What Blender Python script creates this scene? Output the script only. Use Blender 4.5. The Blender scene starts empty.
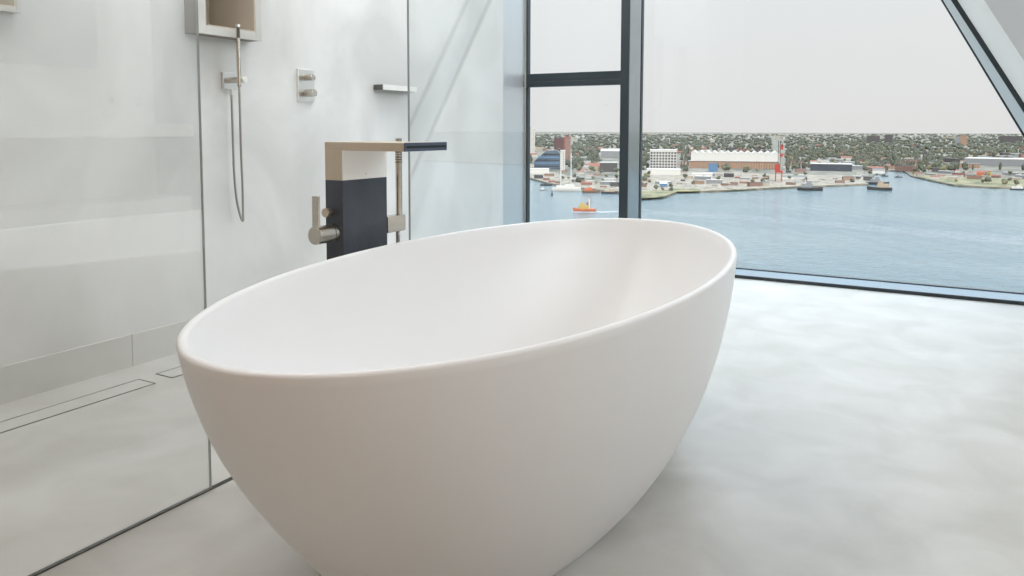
import bpy, bmesh, math, random
from mathutils import Vector, Matrix, noise
R = random.Random(7)
S = bpy.context.scene
COL = S.collection
PI = math.pi

# ------------------------------------------------------------------ camera
F, PITCH, ROLL, YAW, SHY = 762.917, 0.0757788, 0.0021369, 0.5125430, -100.344
CY, SN = math.cos(YAW), math.sin(YAW)
FW = Vector((-SN*math.cos(PITCH), CY*math.cos(PITCH), -math.sin(PITCH)))
RT = Vector((CY, SN, 0)); UP = RT.cross(FW)
RT2 = RT*math.cos(ROLL) + UP*math.sin(ROLL)
UP2 = -RT*math.sin(ROLL) + UP*math.cos(ROLL)
EYE = Vector((0, 0, 0.9))
cam = bpy.data.cameras.new('camera')
co = bpy.data.objects.new('camera', cam); COL.objects.link(co)
cam.sensor_width = 36; cam.lens = F/1024*36
cam.shift_y = SHY/1024
cam.clip_start = 0.05; cam.clip_end = 60000
m = Matrix((RT2, UP2, -FW)).transposed().to_4x4(); m.translation = EYE
co.matrix_world = m
S.camera = co

# ------------------------------------------------------------------ world, sun, lights, exposure
S.view_settings.view_transform = 'Standard'
S.view_settings.look = 'None'
S.view_settings.gamma = 1
S.view_settings.use_curve_mapping = False
S.view_settings.exposure = 0.0
S.cycles.max_bounces = 14; S.cycles.diffuse_bounces = 6; S.cycles.glossy_bounces = 6
S.cycles.transparent_max_bounces = 24
S.cycles.sample_clamp_indirect = 10

W = bpy.data.worlds.new('sky'); S.world = W; W.use_nodes = True
nt = W.node_tree; nt.nodes.clear()
out = nt.nodes.new('ShaderNodeOutputWorld'); bg = nt.nodes.new('ShaderNodeBackground')
tc = nt.nodes.new('ShaderNodeTexCoord'); sx = nt.nodes.new('ShaderNodeSeparateXYZ')
rp = nt.nodes.new('ShaderNodeValToRGB')
nt.links.new(tc.outputs['Generated'], sx.inputs[0]); nt.links.new(sx.outputs['Z'], rp.inputs[0])
nt.links.new(rp.outputs[0], bg.inputs[0]); nt.links.new(bg.outputs[0], out.inputs[0])
SKYMAX = 5.2
bg.inputs[1].default_value = SKYMAX
e = rp.color_ramp.elements
stops = [(0.0, (.80, .80, .795)), (0.17, (.84, .865, .87)), (0.27, (1.4, 1.56, 1.68)), (0.5, (3.0, 3.5, 4.0)), (1.0, (3.9, 4.55, 5.2))]
while len(e) < len(stops): e.new(0.5)
for el, (p, c) in zip(e, stops):
    el.position = p; el.color = (c[0]/SKYMAX, c[1]/SKYMAX, c[2]/SKYMAX, 1)

sun = bpy.data.lights.new('sun', 'SUN'); sun.energy = 6.5; sun.angle = 0.02; sun.color = (1, .95, .88)
so = bpy.data.objects.new('sun', sun); COL.objects.link(so)
so.rotation_euler = Vector((-0.45, 0.75, -0.55)).to_track_quat('-Z', 'Y').to_euler()

def area(name, loc, size, energy, color, rot=(0, 0, 0)):
    l = bpy.data.lights.new(name, 'AREA'); l.shape = 'RECTANGLE'; l.size, l.size_y = size
    l.energy = energy; l.color = color
    o = bpy.data.objects.new(name, l); COL.objects.link(o); o.location = loc; o.rotation_euler = rot
    return o
area('ceiling_fill_light', (0.5, -1.1, 2.86), (2.0, 2.2), 19, (1, .81, .69))  # added unseen fill, warm light from behind the camera
area('ceiling_fill_light', (0.4, 2.6, 2.86), (2.4, 1.8), 4, (1, .99, .98))  # added unseen fill above the tub, no fitting built
area('side_fill_light', (2.55, 3.1, 2.44), (.8, 2.6), 57, (.84, .93, 1), (0, PI/2, 0))  # added fill standing in for a side window; no opening built
area('ceiling_fill_light', (-2.1, 2.3, 2.86), (1.0, 4.4), 53, (.98, .99, 1))  # added unseen fill over the shower to brighten the left wall

# ------------------------------------------------------------------ materials
def lin(c):
    return tuple(((v/255)/12.92 if v/255 <= .04045 else ((v/255+.055)/1.055)**2.4) for v in c)
def mat(name, rgb, rough=.5, metal=0, spec=.5, rgb2=None, scale=4, detail=4, bump=0, bscale=40, rvar=0, stretch=None, coat=0, ramp=(.3, .7)):
    """procedural: colour mottled between rgb and rgb2 by noise; optional bump"""
    M = bpy.data.materials.new(name); M.use_nodes = True
    t = M.node_tree; b = t.nodes['Principled BSDF']
    c = lin(rgb) + (1,)
    b.inputs['Base Color'].default_value = c
    b.inputs['Roughness'].default_value = rough; b.inputs['Metallic'].default_value = metal
    b.inputs['Specular IOR Level'].default_value = spec
    b.inputs['Coat Weight'].default_value = coat; b.inputs['Coat Roughness'].default_value = .08
    g = t.nodes.new('ShaderNodeTexCoord'); mp = t.nodes.new('ShaderNodeMapping')
    t.links.new(g.outputs['Object'], mp.inputs[0])
    if stretch: mp.inputs['Scale'].default_value = stretch
    n = t.nodes.new('ShaderNodeTexNoise'); n.inputs['Scale'].default_value = scale; n.inputs['Detail'].default_value = detail
    n.inputs['Distortion'].default_value = .6
    t.links.new(mp.outputs[0], n.inputs['Vector'])
    r = t.nodes.new('ShaderNodeValToRGB')
    r.color_ramp.elements[0].position = ramp[0]; r.color_ramp.elements[1].position = ramp[1]
    c2 = lin(rgb2 if rgb2 else tuple(min(255, v*1.02) for v in rgb)) + (1,)
    r.color_ramp.elements[0].color = c; r.color_ramp.elements[1].color = c2
    t.links.new(n.outputs['Fac'], r.inputs[0]); t.links.new(r.outputs[0], b.inputs['Base Color'])
    if rvar:
        mr = t.nodes.new('ShaderNodeMapRange'); mr.inputs['To Min'].default_value = rough-rvar; mr.inputs['To Max'].default_value = rough+rvar
        t.links.new(n.outputs['Fac'], mr.inputs['Value']); t.links.new(mr.outputs[0], b.inputs['Roughness'])
    if bump:
        n2 = t.nodes.new('ShaderNodeTexNoise'); n2.inputs['Scale'].default_value = bscale; n2.inputs['Detail'].default_value = 3
        t.links.new(mp.outputs[0], n2.inputs['Vector'])
        bp = t.nodes.new('ShaderNodeBump'); bp.inputs['Strength'].default_value = bump; bp.inputs['Distance'].default_value = .01
        t.links.new(n2.outputs['Fac'], bp.inputs['Height']); t.links.new(bp.outputs[0], b.inputs['Normal'])
    return M
def glassmat(name, tint, f0=.04, edge=False):
    M = bpy.data.materials.new(name); M.use_nodes = True
    t = M.node_tree; t.nodes.clear()
    o = t.nodes.new('ShaderNodeOutputMaterial'); mx = t.nodes.new('ShaderNodeMixShader')
    tr = t.nodes.new('ShaderNodeBsdfTransparent'); gl = t.nodes.new('ShaderNodeBsdfGlossy')
    tr.inputs[0].default_value = tint + (1,); gl.inputs['Roughness'].default_value = 0
    ge = t.nodes.new('ShaderNodeNewGeometry'); d = t.nodes.new('ShaderNodeVectorMath'); d.operation = 'DOT_PRODUCT'
    t.links.new(ge.outputs['Normal'], d.inputs[0]); t.links.new(ge.outputs['Incoming'], d.inputs[1])
    def mth(op, a, b=None):
        n = t.nodes.new('ShaderNodeMath'); n.operation = op
        for i, v in enumerate((a, b)):
            if v is None: continue
            if isinstance(v, (int, float)): n.inputs[i].default_value = v
            else: t.links.new(v, n.inputs[i])
        return n.outputs[0]
    c = mth('ABSOLUTE', d.outputs['Value']); p = mth('POWER', mth('SUBTRACT', 1, c), 5)
    f = mth('ADD', mth('MULTIPLY', p, 1-f0), f0)
    t.links.new(f, mx.inputs[0]); t.links.new(tr.outputs[0], mx.inputs[1]); t.links.new(gl.outputs[0], mx.inputs[2])
    t.links.new(mx.outputs[0], o.inputs[0])
    return M
M = {}
M['cement'] = mat('microcement_wall', (212, 211, 208), .55, rgb2=(235, 234, 232), ramp=(.36, .64), scale=2.0, detail=7, bump=.05, bscale=14, stretch=(1, 1, .8))
M['skirt'] = mat('microcement_base', (196, 194, 188), .5, rgb2=(216, 214, 209), scale=2.4, detail=7)
M['floor'] = mat('poured_floor', (180, 177, 170), .4, rgb2=(201, 199, 195), ramp=(.3, .7), scale=4.5, detail=11, bump=.04, bscale=9, rvar=.08)
M['plaster'] = mat('white_plaster', (232, 231, 228), .7, rgb2=(238, 237, 234), scale=2)
M['ceiling'] = mat('ceiling_paint', (238, 237, 234), .8)
M['shaded_grey'] = mat('shaded_wall_grey', (182, 185, 187), .7, rgb2=(192, 195, 197), scale=3)  # grey stands for the backlit shade on the front wall's room face
M['tub'] = mat('white_solid_surface', (232, 230, 229), .36, rgb2=(234, 232, 231), scale=3, spec=.4)
M['frame'] = mat('dark_window_frame', (40, 50, 56), .35, spec=.5, rgb2=(46, 56, 62))
M['alu'] = mat('anodised_cover', (160, 168, 172), .12, metal=.9, rgb2=(166, 174, 178), scale=6)
M['jamb'] = mat('jamb_metal', (206, 214, 220), .36, metal=.7, rgb2=(210, 218, 224), scale=6)
M['diag'] = mat('pale_cover', (212, 214, 214), .3, metal=.35, rgb2=(216, 218, 218), scale=6)
M['sill'] = mat('sill_cover_metal', (150, 184, 208), .14, metal=.9, rgb2=(154, 188, 212), scale=6)
M['steel'] = mat('brushed_steel', (198, 192, 182), .26, metal=1, rgb2=(206, 200, 190), scale=9, stretch=(1, 1, 14))
M['satin'] = mat('satin_steel', (240, 238, 233), .32, metal=.1, rgb2=(243, 241, 236), scale=8)
M['chrome'] = mat('polished_steel', (232, 231, 228), .28, metal=1, rgb2=(228, 226, 222))
M['dsteel'] = mat('dark_steel', (105, 102, 98), .3, metal=1, rgb2=(112, 109, 105))
M['champ'] = mat('champagne_steel', (206, 190, 170), .32, metal=1, rgb2=(210, 194, 174), stretch=(12, 1, 1))
M['slate'] = mat('dark_slate', (52, 57, 66), .3, rgb2=(66, 71, 80), scale=9, bump=.05, bscale=60)
M['blueend'] = mat('spout_end', (86, 94, 112), .3, metal=.6)
M['black'] = mat('black_slot', (18, 18, 20), .6)
M['warm'] = mat('warm_back_wall', (206, 178, 148), .7, rgb2=(212, 184, 154), scale=3)
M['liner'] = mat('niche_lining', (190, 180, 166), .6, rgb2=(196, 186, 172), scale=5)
M['beige'] = mat('beige_niche', (206, 199, 184), .6, rgb2=(210, 203, 188), scale=5)
M['taupe'] = mat('shaded_niche_body', (128, 120, 108), .6, rgb2=(136, 128, 116), scale=5)  # brown puts the shade on the niche box's side into the colour
M['seal'] = mat('dark_joint', (72, 72, 68), .6)
M['hose'] = mat('metal_hose', (170, 168, 162), .3, metal=1, scale=200)
M['gedge'] = mat('glass_edge', (150, 156, 152), .15, spec=.8)
M['glass'] = glassmat('clear_glass', (.99, .995, .99), .13)
M['wglass'] = glassmat('window_glass', (.985, .99, .99), .03)
M['mirror'] = mat('mirror_silver', (235, 235, 235), .02, metal=1)

# ------------------------------------------------------------------ helpers
def tag(o, label=None, cat=None, group=None, kind=None):
    if label: o['label'] = label
    if cat: o['category'] = cat
    if group: o['group'] = group
    if kind: o['kind'] = kind
    return o
def empty(name, loc, rz=0):
    o = bpy.data.objects.new(name, None); COL.objects.link(o); o.location = loc; o.rotation_euler = (0, 0, rz); return o
def fin(name, bm, mt, parent=None, smooth=False, bevel=0, seg=2, loc=None):
    me = bpy.data.meshes.new(name); bmesh.ops.recalc_face_normals(bm, faces=bm.faces); bm.to_mesh(me); bm.free()
    for x in (mt if isinstance(mt, (list, tuple)) else [mt]): me.materials.append(x)
    if smooth: me.polygons.foreach_set('use_smooth', [True]*len(me.polygons))
    o = bpy.data.objects.new(name, me); COL.objects.link(o)
    if parent: o.parent = parent
    if loc: o.location = loc
    if bevel:
        b = o.modifiers.new('bevel', 'BEVEL'); b.width = bevel; b.segments = seg; b.limit_method = 'ANGLE'
    return o
def box(bm, x0, x1, y0, y1, z0, z1, mi=0):
    vs = [bm.verts.new(p) for p in ((x0,y0,z0),(x1,y0,z0),(x1,y1,z0),(x0,y1,z0),(x0,y0,z1),(x1,y0,z1),(x1,y1,z1),(x0,y1,z1))]
    for f in ((0,3,2,1),(4,5,6,7),(0,1,5,4),(1,2,6,5),(2,3,7,6),(3,0,4,7)):
        q = bm.faces.new([vs[i] for i in f]); q.material_index = mi
    return vs
def B(*a):
    bm = bmesh.new()
    for x in a: box(bm, *x)
    return bm
def prism(bm, pts, y0, y1, pts2=None):
    """polygon in XZ at y0 joined to polygon (pts2 or pts) at y1"""
    a = [bm.verts.new((x, y0, z)) for x, z in pts]; b = [bm.verts.new((x, y1, z)) for x, z in (pts2 or pts)]
    bm.faces.new(a); bm.faces.new(b[::-1]); n = len(a)
    for i in range(n): bm.faces.new((a[i], b[i], b[(i+1) % n], a[(i+1) % n]))
def cyl(bm, p, q, r, r2=None, n=24, cap=True):
    p, q = Vector(p), Vector(q); r2 = r if r2 is None else r2
    d = (q-p).normalized(); u = d.orthogonal().normalized(); v = d.cross(u)
    A = [bm.verts.new(p+(u*math.cos(2*PI*i/n)+v*math.sin(2*PI*i/n))*r) for i in range(n)]
    C = [bm.verts.new(q+(u*math.cos(2*PI*i/n)+v*math.sin(2*PI*i/n))*r2) for i in range(n)]
    for i in range(n): bm.faces.new((A[i], A[(i+1) % n], C[(i+1) % n], C[i]))
    if cap: bm.faces.new(A[::-1]); bm.faces.new(C)
def tube(bm, pts, r, n=10, sub=6):
    P = [Vector(p) for p in pts]; path = []
    for i in range(len(P)-1):
        a, b, c, d = P[max(0, i-1)], P[i], P[i+1], P[min(len(P)-1, i+2)]
        for k in range(sub):
            t = k/sub
            path.append(.5*((2*b)+(c-a)*t+(2*a-5*b+4*c-d)*t*t+(3*b-a-3*c+d)*t**3))
    path.append(P[-1]); prev = None; u = None
    for i, p in enumerate(path):
        d = (path[min(i+1, len(path)-1)]-path[max(i-1, 0)]).normalized()
        u = d.orthogonal().normalized() if u is None else (u-d*u.dot(d)).normalized()
        v = d.cross(u)
        ring = [bm.verts.new(p+(u*math.cos(2*PI*k/n)+v*math.sin(2*PI*k/n))*r) for k in range(n)]
        if prev:
            for k in range(n): bm.faces.new((prev[k], prev[(k+1) % n], ring[(k+1) % n], ring[k]))
        else: bm.faces.new(ring[::-1])
        prev = ring
    bm.faces.new(prev)
def struct(o): o['kind'] = 'structure'; return o
def dup(root, loc=None, rz=None, sc=None):
    r = root.copy(); COL.objects.link(r)
    if loc is not None: r.location = loc
    if rz is not None: r.rotation_euler = (0, 0, rz)
    if sc is not None: r.scale = sc
    for ch in list(root.children):
        c = ch.copy(); COL.objects.link(c); c.parent = r
        for g in list(ch.children):
            d = g.copy(); COL.objects.link(d); d.parent = c
    return r

# ------------------------------------------------------------------ room shell
XW, ZC = -2.654, 2.9
XT = -3.0
struct(fin('floor', B((XT, 2.9, -3.3, 4.95, -.25, 0)), M['floor']))
struct(fin('ceiling', B((XT, 2.9, -3.3, 4.95, ZC, 3.1)), M['ceiling']))
# left wall with two recessed niches
N1 = (2.078, 2.338, 1.309, 1.86); N2 = (1.05, 1.392, 1.285, 1.86)
segs = [(-3.0, N2[0]), (N2[1], N1[0]), (N1[1], 4.588)]
wl = bmesh.new()
for a, b in segs: box(wl, XT, XW, a, b, 0, ZC)
for n in (N1, N2):
    box(wl, XT, XW, n[0], n[1], 0, n[2]); box(wl, XT, XW, n[0], n[1], n[3], ZC); box(wl, XT, XW-.21, n[0], n[1], n[2], n[3])
struct(fin('wall_left', wl, M['cement']))
struct(fin('wall_right', B((2.6, 2.9, -3.0, 4.95, 0, ZC)), M['plaster']))
struct(fin('wall_back', B((XT, 2.9, -3.3, -3.0, 0, ZC)), M['warm']))
def gx(z): return -.023-(z-1.623)/1.816        # diagonal at the glass
def dx(z): return .037-(z-1.586)/1.715         # diagonal at the frame's room face
def rx(z): return .14-(z-1.49)/1.718           # diagonal at the room end of the reveal
wf = bmesh.new()
prism(wf, [(rx(0), 0), (2.6, 0), (2.6, ZC), (rx(ZC), ZC)], 4.1, 4.70, [(dx(0), 0), (2.6, 0), (2.6, ZC), (dx(ZC), ZC)])
prism(wf, [(dx(0)+.03, 0), (2.6, 0), (2.6, ZC), (dx(ZC)+.03, ZC)], 4.70, 4.95)
wo = struct(fin('wall_front', wf, [M['shaded_grey'], M['plaster']]))
for f in wo.data.polygons: f.material_index = 0 if abs(f.normal.y) > .75 else 1  # light put into the colours: room face shaded grey, reveal lit white
# baseboards: flush cement skirting, a joint at y = 1.77
struct(fin('baseboard_left', B((XW, XW+.006, -3.0, 1.7685, 0, .123)), M['skirt']))
struct(fin('baseboard_left', B((XW, XW+.006, 1.7715, 4.588, 0, .123)), M['skirt']))

# window: frame, mullion, transom, diagonal, glass
win = struct(empty('window_1', (0, 0, 0)))
fin('window_jamb', B((XW-.3, XW, 4.588, 4.95, 0, ZC)), M['jamb'], win)
fin('sill_cover', B((XW, gx(0)+.02, 4.70, 4.915, 0, .018)), M['sill'], win)
fin('sill_nose', B((XW, dx(0), 4.685, 4.70, 0, .0195)), M['frame'], win, bevel=.002)
fr = B((XW, gx(0)+.02, 4.915, 4.95, 0, .022), (XW, gx(ZC), 4.915, 4.95, ZC-.05, ZC))
fin('window_frame', fr, M['frame'], win)
fin('mullion', B((-1.835, -1.775, 4.69, 4.70, 0, ZC), (-1.835, -1.80, 4.70, 4.95, 0, ZC)), M['frame'], win, bevel=.002)
fin('mullion_cover', B((-1.80, -1.776, 4.7005, 4.915, .018, ZC)), M['alu'], win)
fin('mullion_bead', B((-1.80, -1.772, 4.915, 4.95, .022, ZC)), M['frame'], win)
fin('transom', B((XW, -1.835, 4.88, 4.95, 1.207, 1.30), (XW, -1.835, 4.868, 4.88, 1.207, 1.245)), M['frame'], win, bevel=.003)
fin('casement_frame', B((-1.86, -1.835, 4.87, 4.95, 1.30, ZC-.05), (XW, XW+.02, 4.91, 4.95, .022, ZC-.05)), M['frame'], win)
bd = bmesh.new(); prism(bd, [(gx(0)-.013, 0), (gx(0)+.03, 0), (gx(ZC)+.03, ZC), (gx(ZC)-.013, ZC)], 4.915, 4.95)
fin('diagonal_bead', bd, M['frame'], win)
bd = bmesh.new(); prism(bd, [(dx(0)-.022, 0), (dx(0)+.03, 0), (dx(ZC)+.03, ZC), (dx(ZC)-.022, ZC)], 4.7, 4.915, [(gx(0), 0), (gx(0)+.05, 0), (gx(ZC)+.05, ZC), (gx(ZC), ZC)])
fin('diagonal_cover', bd, M['diag'], win)
bd = bmesh.new(); prism(bd, [(dx(0)-.026, 0), (dx(0)+.002, 0), (dx(ZC)+.002, ZC), (dx(ZC)-.026, ZC)], 4.685, 4.7)
fin('diagonal_nose', bd, M['frame'], win)
gb = bmesh.new(); prism(gb, [(-1.78, .02), (gx(.02), .02), (gx(ZC-.04), ZC-.04), (-1.78, ZC-.04)], 4.928, 4.938)
fin('window_pane', gb, M['wglass'], win)
fin('window_pane', B((XW+.01, -1.83, 4.928, 4.938, .02, 1.21)), M['wglass'], win)
fin('window_pane', B((XW+.01, -1.84, 4.928, 4.938, 1.295, ZC-.04)), M['wglass'], win)

# ------------------------------------------------------------------ bathtub
TUB = dict(cx=-.9053, cy=1.7116, a=1.0102, b=.4821, th=1.62153, H=.5692,
           ca=[.671, .671, .6974, .9542, 1], cb=[.5934, .5934, .8127, .9602, 1])
def bern(u, c):
    n = len(c)-1; v = math.sqrt(max(0, u))
    return sum(math.comb(n, i)*v**i*(1-v)**(n-i)*c[i] for i in range(n+1))
def make_tub():
    T = TUB; n = 128; bm = bmesh.new(); rings = []
    def ring(a, b, z):
        ct, st = math.cos(T['th']), math.sin(T['th'])
        L = []
        for i in range(n):
            x = a*math.cos(2*PI*i/n); y = b*math.sin(2*PI*i/n)
            L.append(bm.verts.new((x*ct-y*st, x*st+y*ct, z)))
        rings.append(L)
    H = T['H']
    ring(T['a']*.60, T['b']*.52, 0.0)
    for k in range(0, 41):
        u = (k/41)**1.5
        ring(T['a']*bern(u, T['ca']), T['b']*bern(u, T['cb']), max(u*H, .0))
    rt = .010
    for k in range(1, 9):     # rounded rim
        t = PI*k/9
        o = rt-rt*math.cos(t); z = H-rt*.9+rt*.9*math.sin(t)
        ring(T['a']-o, T['b']-o, z)
    for k in range(1, 34):    # basin
        t = k/33*PI/2
        zz = H-.012 - (H-.102)*math.sin(t)
        s = max(.02, math.cos(t))**.42
        of = .021+.02*math.sin(t)
        uu = zz/H
        ring((T['a']*bern(uu, T['ca'])-of)*s, (T['b']*bern(uu, T['cb'])-of)*s, zz)
    for A, C in zip(rings, rings[1:]):
        for i in range(n): bm.faces.new((A[i], A[(i+1) % n], C[(i+1) % n], C[i]))
    bm.faces.new(rings[0][::-1]); bm.faces.new(rings[-1])
    return bm
t = empty('bathtub', (TUB['cx'], TUB['cy'], 0))
tag(t, 'large white egg-shaped freestanding bathtub in the middle of the floor', 'bathtub')
fin('tub_shell', make_tub(), M['tub'], t, smooth=True)
dr = bmesh.new(); cyl(dr, (0, 0, .0905), (0, 0, .094), .032, .030, 32)
fin('drain_cover', dr, M['chrome'], t)

# ------------------------------------------------------------------ glass screens and floor channel
XG = -1.5645
def panel(name, y0, y1, label):
    p = empty(name, (XG, y0, 0)); tag(p, label, 'glass screen')
    L = y1-y0
    fin('glass_sheet', B((-.0038, .0038, .0015, L-.0015, .003, 2.15)), M['glass'], p)
    fin('glass_edge', B((-.0038, .0038, L-.0014, L, .003, 2.15)), M['gedge'], p)
    fin('glass_edge', B((-.0038, .0038, 0, .0014, .003, 2.15)), M['gedge'], p)
    return p
panel('glass_screen', -1.2, 1.2434, 'clear glass shower panel standing left of the tub, over the long floor drain')
panel('glass_screen', 2.0718, 2.895, 'clear glass shower panel beyond the black bath filler, mirroring the window view')
ch = fin('floor_channel', B(*[q for a, b in ((-1.2, 1.665), (1.877, 2.9)) for q in ((XG-.0055, XG-.004, a, b, 0, .003), (XG+.004, XG+.0055, a, b, 0, .003), (XG-.004, XG+.004, a, b, 0, .0012))]), M['seal'])
tag(ch, 'thin dark metal channel in the floor along the foot of the glass panels', 'floor channel')

# floor drains
def drain(y0, y1, label):
    x0, x1 = -2.491, -2.396; g = .0055
    d = empty('shower_drain', ((x0+x1)/2, (y0+y1)/2, 0)); tag(d, label, 'drain', 'shower drains')
    hx = (x1-x0)/2; hy = (y1-y0)/2
    fin('drain_slot', B((-hx, -hx+g, -hy, hy, 0, .001), (hx-g, hx, -hy, hy, 0, .001), (-hx, hx, -hy, -hy+g, 0, .001), (-hx, hx, hy-g, hy, 0, .001)), M['black'], d)
    fin('drain_plate', B((-hx+g, hx-g, -hy+g, hy-g, 0, .0008)), M['floor'], d)
drain(.2, 1.687, 'long slot drain flush in the shower floor, the nearer one reaching the left edge')
drain(1.752, 2.9, 'slot drain in the shower floor whose end shows just left of the tub rim')

# ------------------------------------------------------------------ niches
def niche(n, label, w=.045, liner='taupe', px=.040):
    y0, y1, z0, z1 = n; g = .002
    N = empty('wall_niche', (XW, (y0+y1)/2, z0)); tag(N, label, 'niche')
    hy = (y1-y0)/2; h = z1-z0
    def ring(xa, xb, e=0): return B((xa, xb, -hy-w+e, -hy+g, -w+e, h+w), (xa, xb, hy-g, hy+w-e, -w+e, h+w), (xa, xb, -hy+g, hy-g, -w+e, g), (xa, xb, -hy+g, hy-g, h-g, h+w))
    fin('niche_frame', ring(px-.012, px), M['skirt'], N, bevel=.001)
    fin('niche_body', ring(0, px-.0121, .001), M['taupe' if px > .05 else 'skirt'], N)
    t_ = .006
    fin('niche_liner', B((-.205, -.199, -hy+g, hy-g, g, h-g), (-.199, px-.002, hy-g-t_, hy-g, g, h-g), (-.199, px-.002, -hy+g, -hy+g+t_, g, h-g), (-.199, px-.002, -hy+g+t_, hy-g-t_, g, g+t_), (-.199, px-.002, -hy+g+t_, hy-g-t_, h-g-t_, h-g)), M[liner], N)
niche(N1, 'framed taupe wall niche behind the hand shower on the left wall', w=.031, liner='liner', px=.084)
niche(N2, 'pale framed niche cut by the top left corner of the picture', .012, 'beige')

# ------------------------------------------------------------------ wall shower set
ws = empty('hand_shower', (XW, 2.255, 1.105)); tag(ws, 'slim steel hand shower with looping hose, held on the left wall below the niche', 'shower')
fin('wall_plate', B((0, .014, -.037, .035, -.036, .034)), M['chrome'], ws, bevel=.002)
b = bmesh.new(); cyl(b, (.014, -.016, 0), (.098, -.016, 0), .013); fin('holder_arm', b, M['steel'], ws, smooth=False)
b = bmesh.new(); cyl(b, (.098, -.014, 0), (.122, -.014, 0), .0125); fin('holder_knob', b, M['satin'], ws, bevel=.002)
b = bmesh.new(); cyl(b, (.108, -.036, -.03), (.108, -.036, .215), .0085, n=20); fin('handset', b, M['steel'], ws)
b = bmesh.new(); cyl(b, (.1145, -.039, .170), (.1145, -.039, .212), .0065, n=16); sp = fin('spray_face', b, M['dsteel'], ws)
b = bmesh.new(); cyl(b, (.108, -.036, .215), (.108, -.036, .225), .0095, n=20); fin('handset_cap', b, M['chrome'], ws)
b = bmesh.new(); cyl(b, (.030, -.010, -.036), (.030, -.010, -.062), .008, n=16); fin('hose_outlet', b, M['chrome'], ws)
b = bmesh.new()
tube(b, [(.030, -.010, -.06), (.031, -.010, -.2), (.033, -.010, -.38), (.040, -.006, -.50), (.048, .005, -.575), (.060, .008, -.596), (.075, -.004, -.56), (.092, -.018, -.46), (.104, -.032, -.3), (.108, -.036, -.16), (.108, -.036, -.03)], .0047)
fin('hose', b, M['hose'], ws, smooth=True)

vp = empty('shower_valve', (XW, 2.703, 1.107)); tag(vp, 'steel shower valve plate with two round knobs on the left wall', 'shower valve')
fin('valve_plate', B((0, .012, -.053, .053, -.076, .076)), M['chrome'], vp, bevel=.0015)
for dz, r, l in ((.038, .0155, .062), (-.036, .018, .068)):
    b = bmesh.new(); cyl(b, (.012, -.006, dz), (l, -.006, dz), r, n=32); fin('valve_knob', b, M['steel'], vp, bevel=.0015)

sh = empty('shower_shelf', (XW, 3.355, 1.11)); tag(sh, 'narrow polished steel shelf on the left wall beside the glass edge', 'shelf')
fin('shelf_rim', B((.062, .070, -.147, .147, 0, .028)), M['satin'], sh, bevel=.001)
fin('shelf_bracket', B((0, .0618, -.147, -.139, 0, .028)), M['dsteel'], sh)
fin('shelf_bracket', B((0, .0618, .139, .147, 0, .028)), M['dsteel'], sh)
fin('shelf_tray', B((0, .062, -.139, .139, .002, .006)), M['dsteel'], sh)

# ------------------------------------------------------------------ freestanding bath filler
FX0, FX1, FY0, FY1 = -1.566, -1.500, 1.67, 1.872
bf = empty('bath_filler', ((FX0+FX1)/2, (FY0+FY1)/2, 0)); tag(bf, 'freestanding bath filler with dark slate column and flat steel waterfall spout', 'faucet')
hx = (FX1-FX0)/2; hy = (FY1-FY0)/2
fin('column', B((-hx, hx, -hy, hy, 0, .753)), M['slate'], bf, bevel=.0015)
fin('head', B((-hx, hx, -hy, hy, .7532, .8395)), M['champ'], bf, bevel=.001)
fin('front_plate', B((hx, hx+.0015, -hy, hy, .7532, .8393)), M['satin'], bf)
b = bmesh.new(); cyl(b, (hx+.0014, .0, .768), (hx+.003, .0, .768), .004, n=16); fin('plate_screw', b, M['chrome'], bf)
SL = .226
so_ = fin('spout', B((-hx, hx+SL-.004, -hy, hy, .8396, .8635)), M['champ'], bf, bevel=.001)
fin('spout_end', B((hx+SL-.004, hx+SL, -hy, hy, .8395, .8637)), M['blueend'], so_, bevel=.0008)
fin('spout_slot', B((hx+SL-.001, hx+SL+.0006, -hy+.006, hy-.006, .848, .855)), M['black'], so_)
b = bmesh.new(); cyl(b, (0, -hy, .60), (0, -hy-.082, .60), .026, n=40); kn = fin('mixer_knob', b, M['steel'], bf, bevel=.002)
b = bmesh.new(); cyl(b, (0, -hy-.019, .60), (0, -hy-.0215, .60), .0264, n=40); fin('knob_ring', b, M['dsteel'], kn)
fin('mixer_lever', B((-.012, .012, -hy-.078, -hy-.070, .62, .712)), M['steel'], bf, bevel=.0015)
b = bmesh.new(); cyl(b, (-.008, -hy, .660), (-.008, -hy-.012, .660), .007, n=20); cyl(b, (-.008, -hy-.012, .660), (-.008, -hy-.03, .660), .012, .0135, n=28)
fin('diverter_knob', b, M['champ'], bf, bevel=.001)
fin('handset_holder', B((hx-.026, hx+.004, hy, hy+.088, .577, .628)), M['steel'], bf, bevel=.0015)
hs = fin('handset', (lambda b: (cyl(b, (hx-.010, hy+.073, .628), (hx-.010, hy+.073, .872), .0105, n=24), b)[1])(bmesh.new()), M['steel'], bf)
b = bmesh.new()
for i in range(6): cyl(b, (hx-.010, hy+.073, .795+i*.008), (hx-.010, hy+.073, .798+i*.008), .0116, n=24)
fin('spray_rings', b, M['dsteel'], hs)
b = bmesh.new(); tube(b, [(hx-.012, hy+.068, .577), (hx-.012, hy+.066, .42), (hx-.016, hy+.034, .2), (hx-.02, hy+.02, .06), (hx-.022, hy, .03)], .0065)
fin('hose', b, M['hose'], bf, smooth=True)

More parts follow.
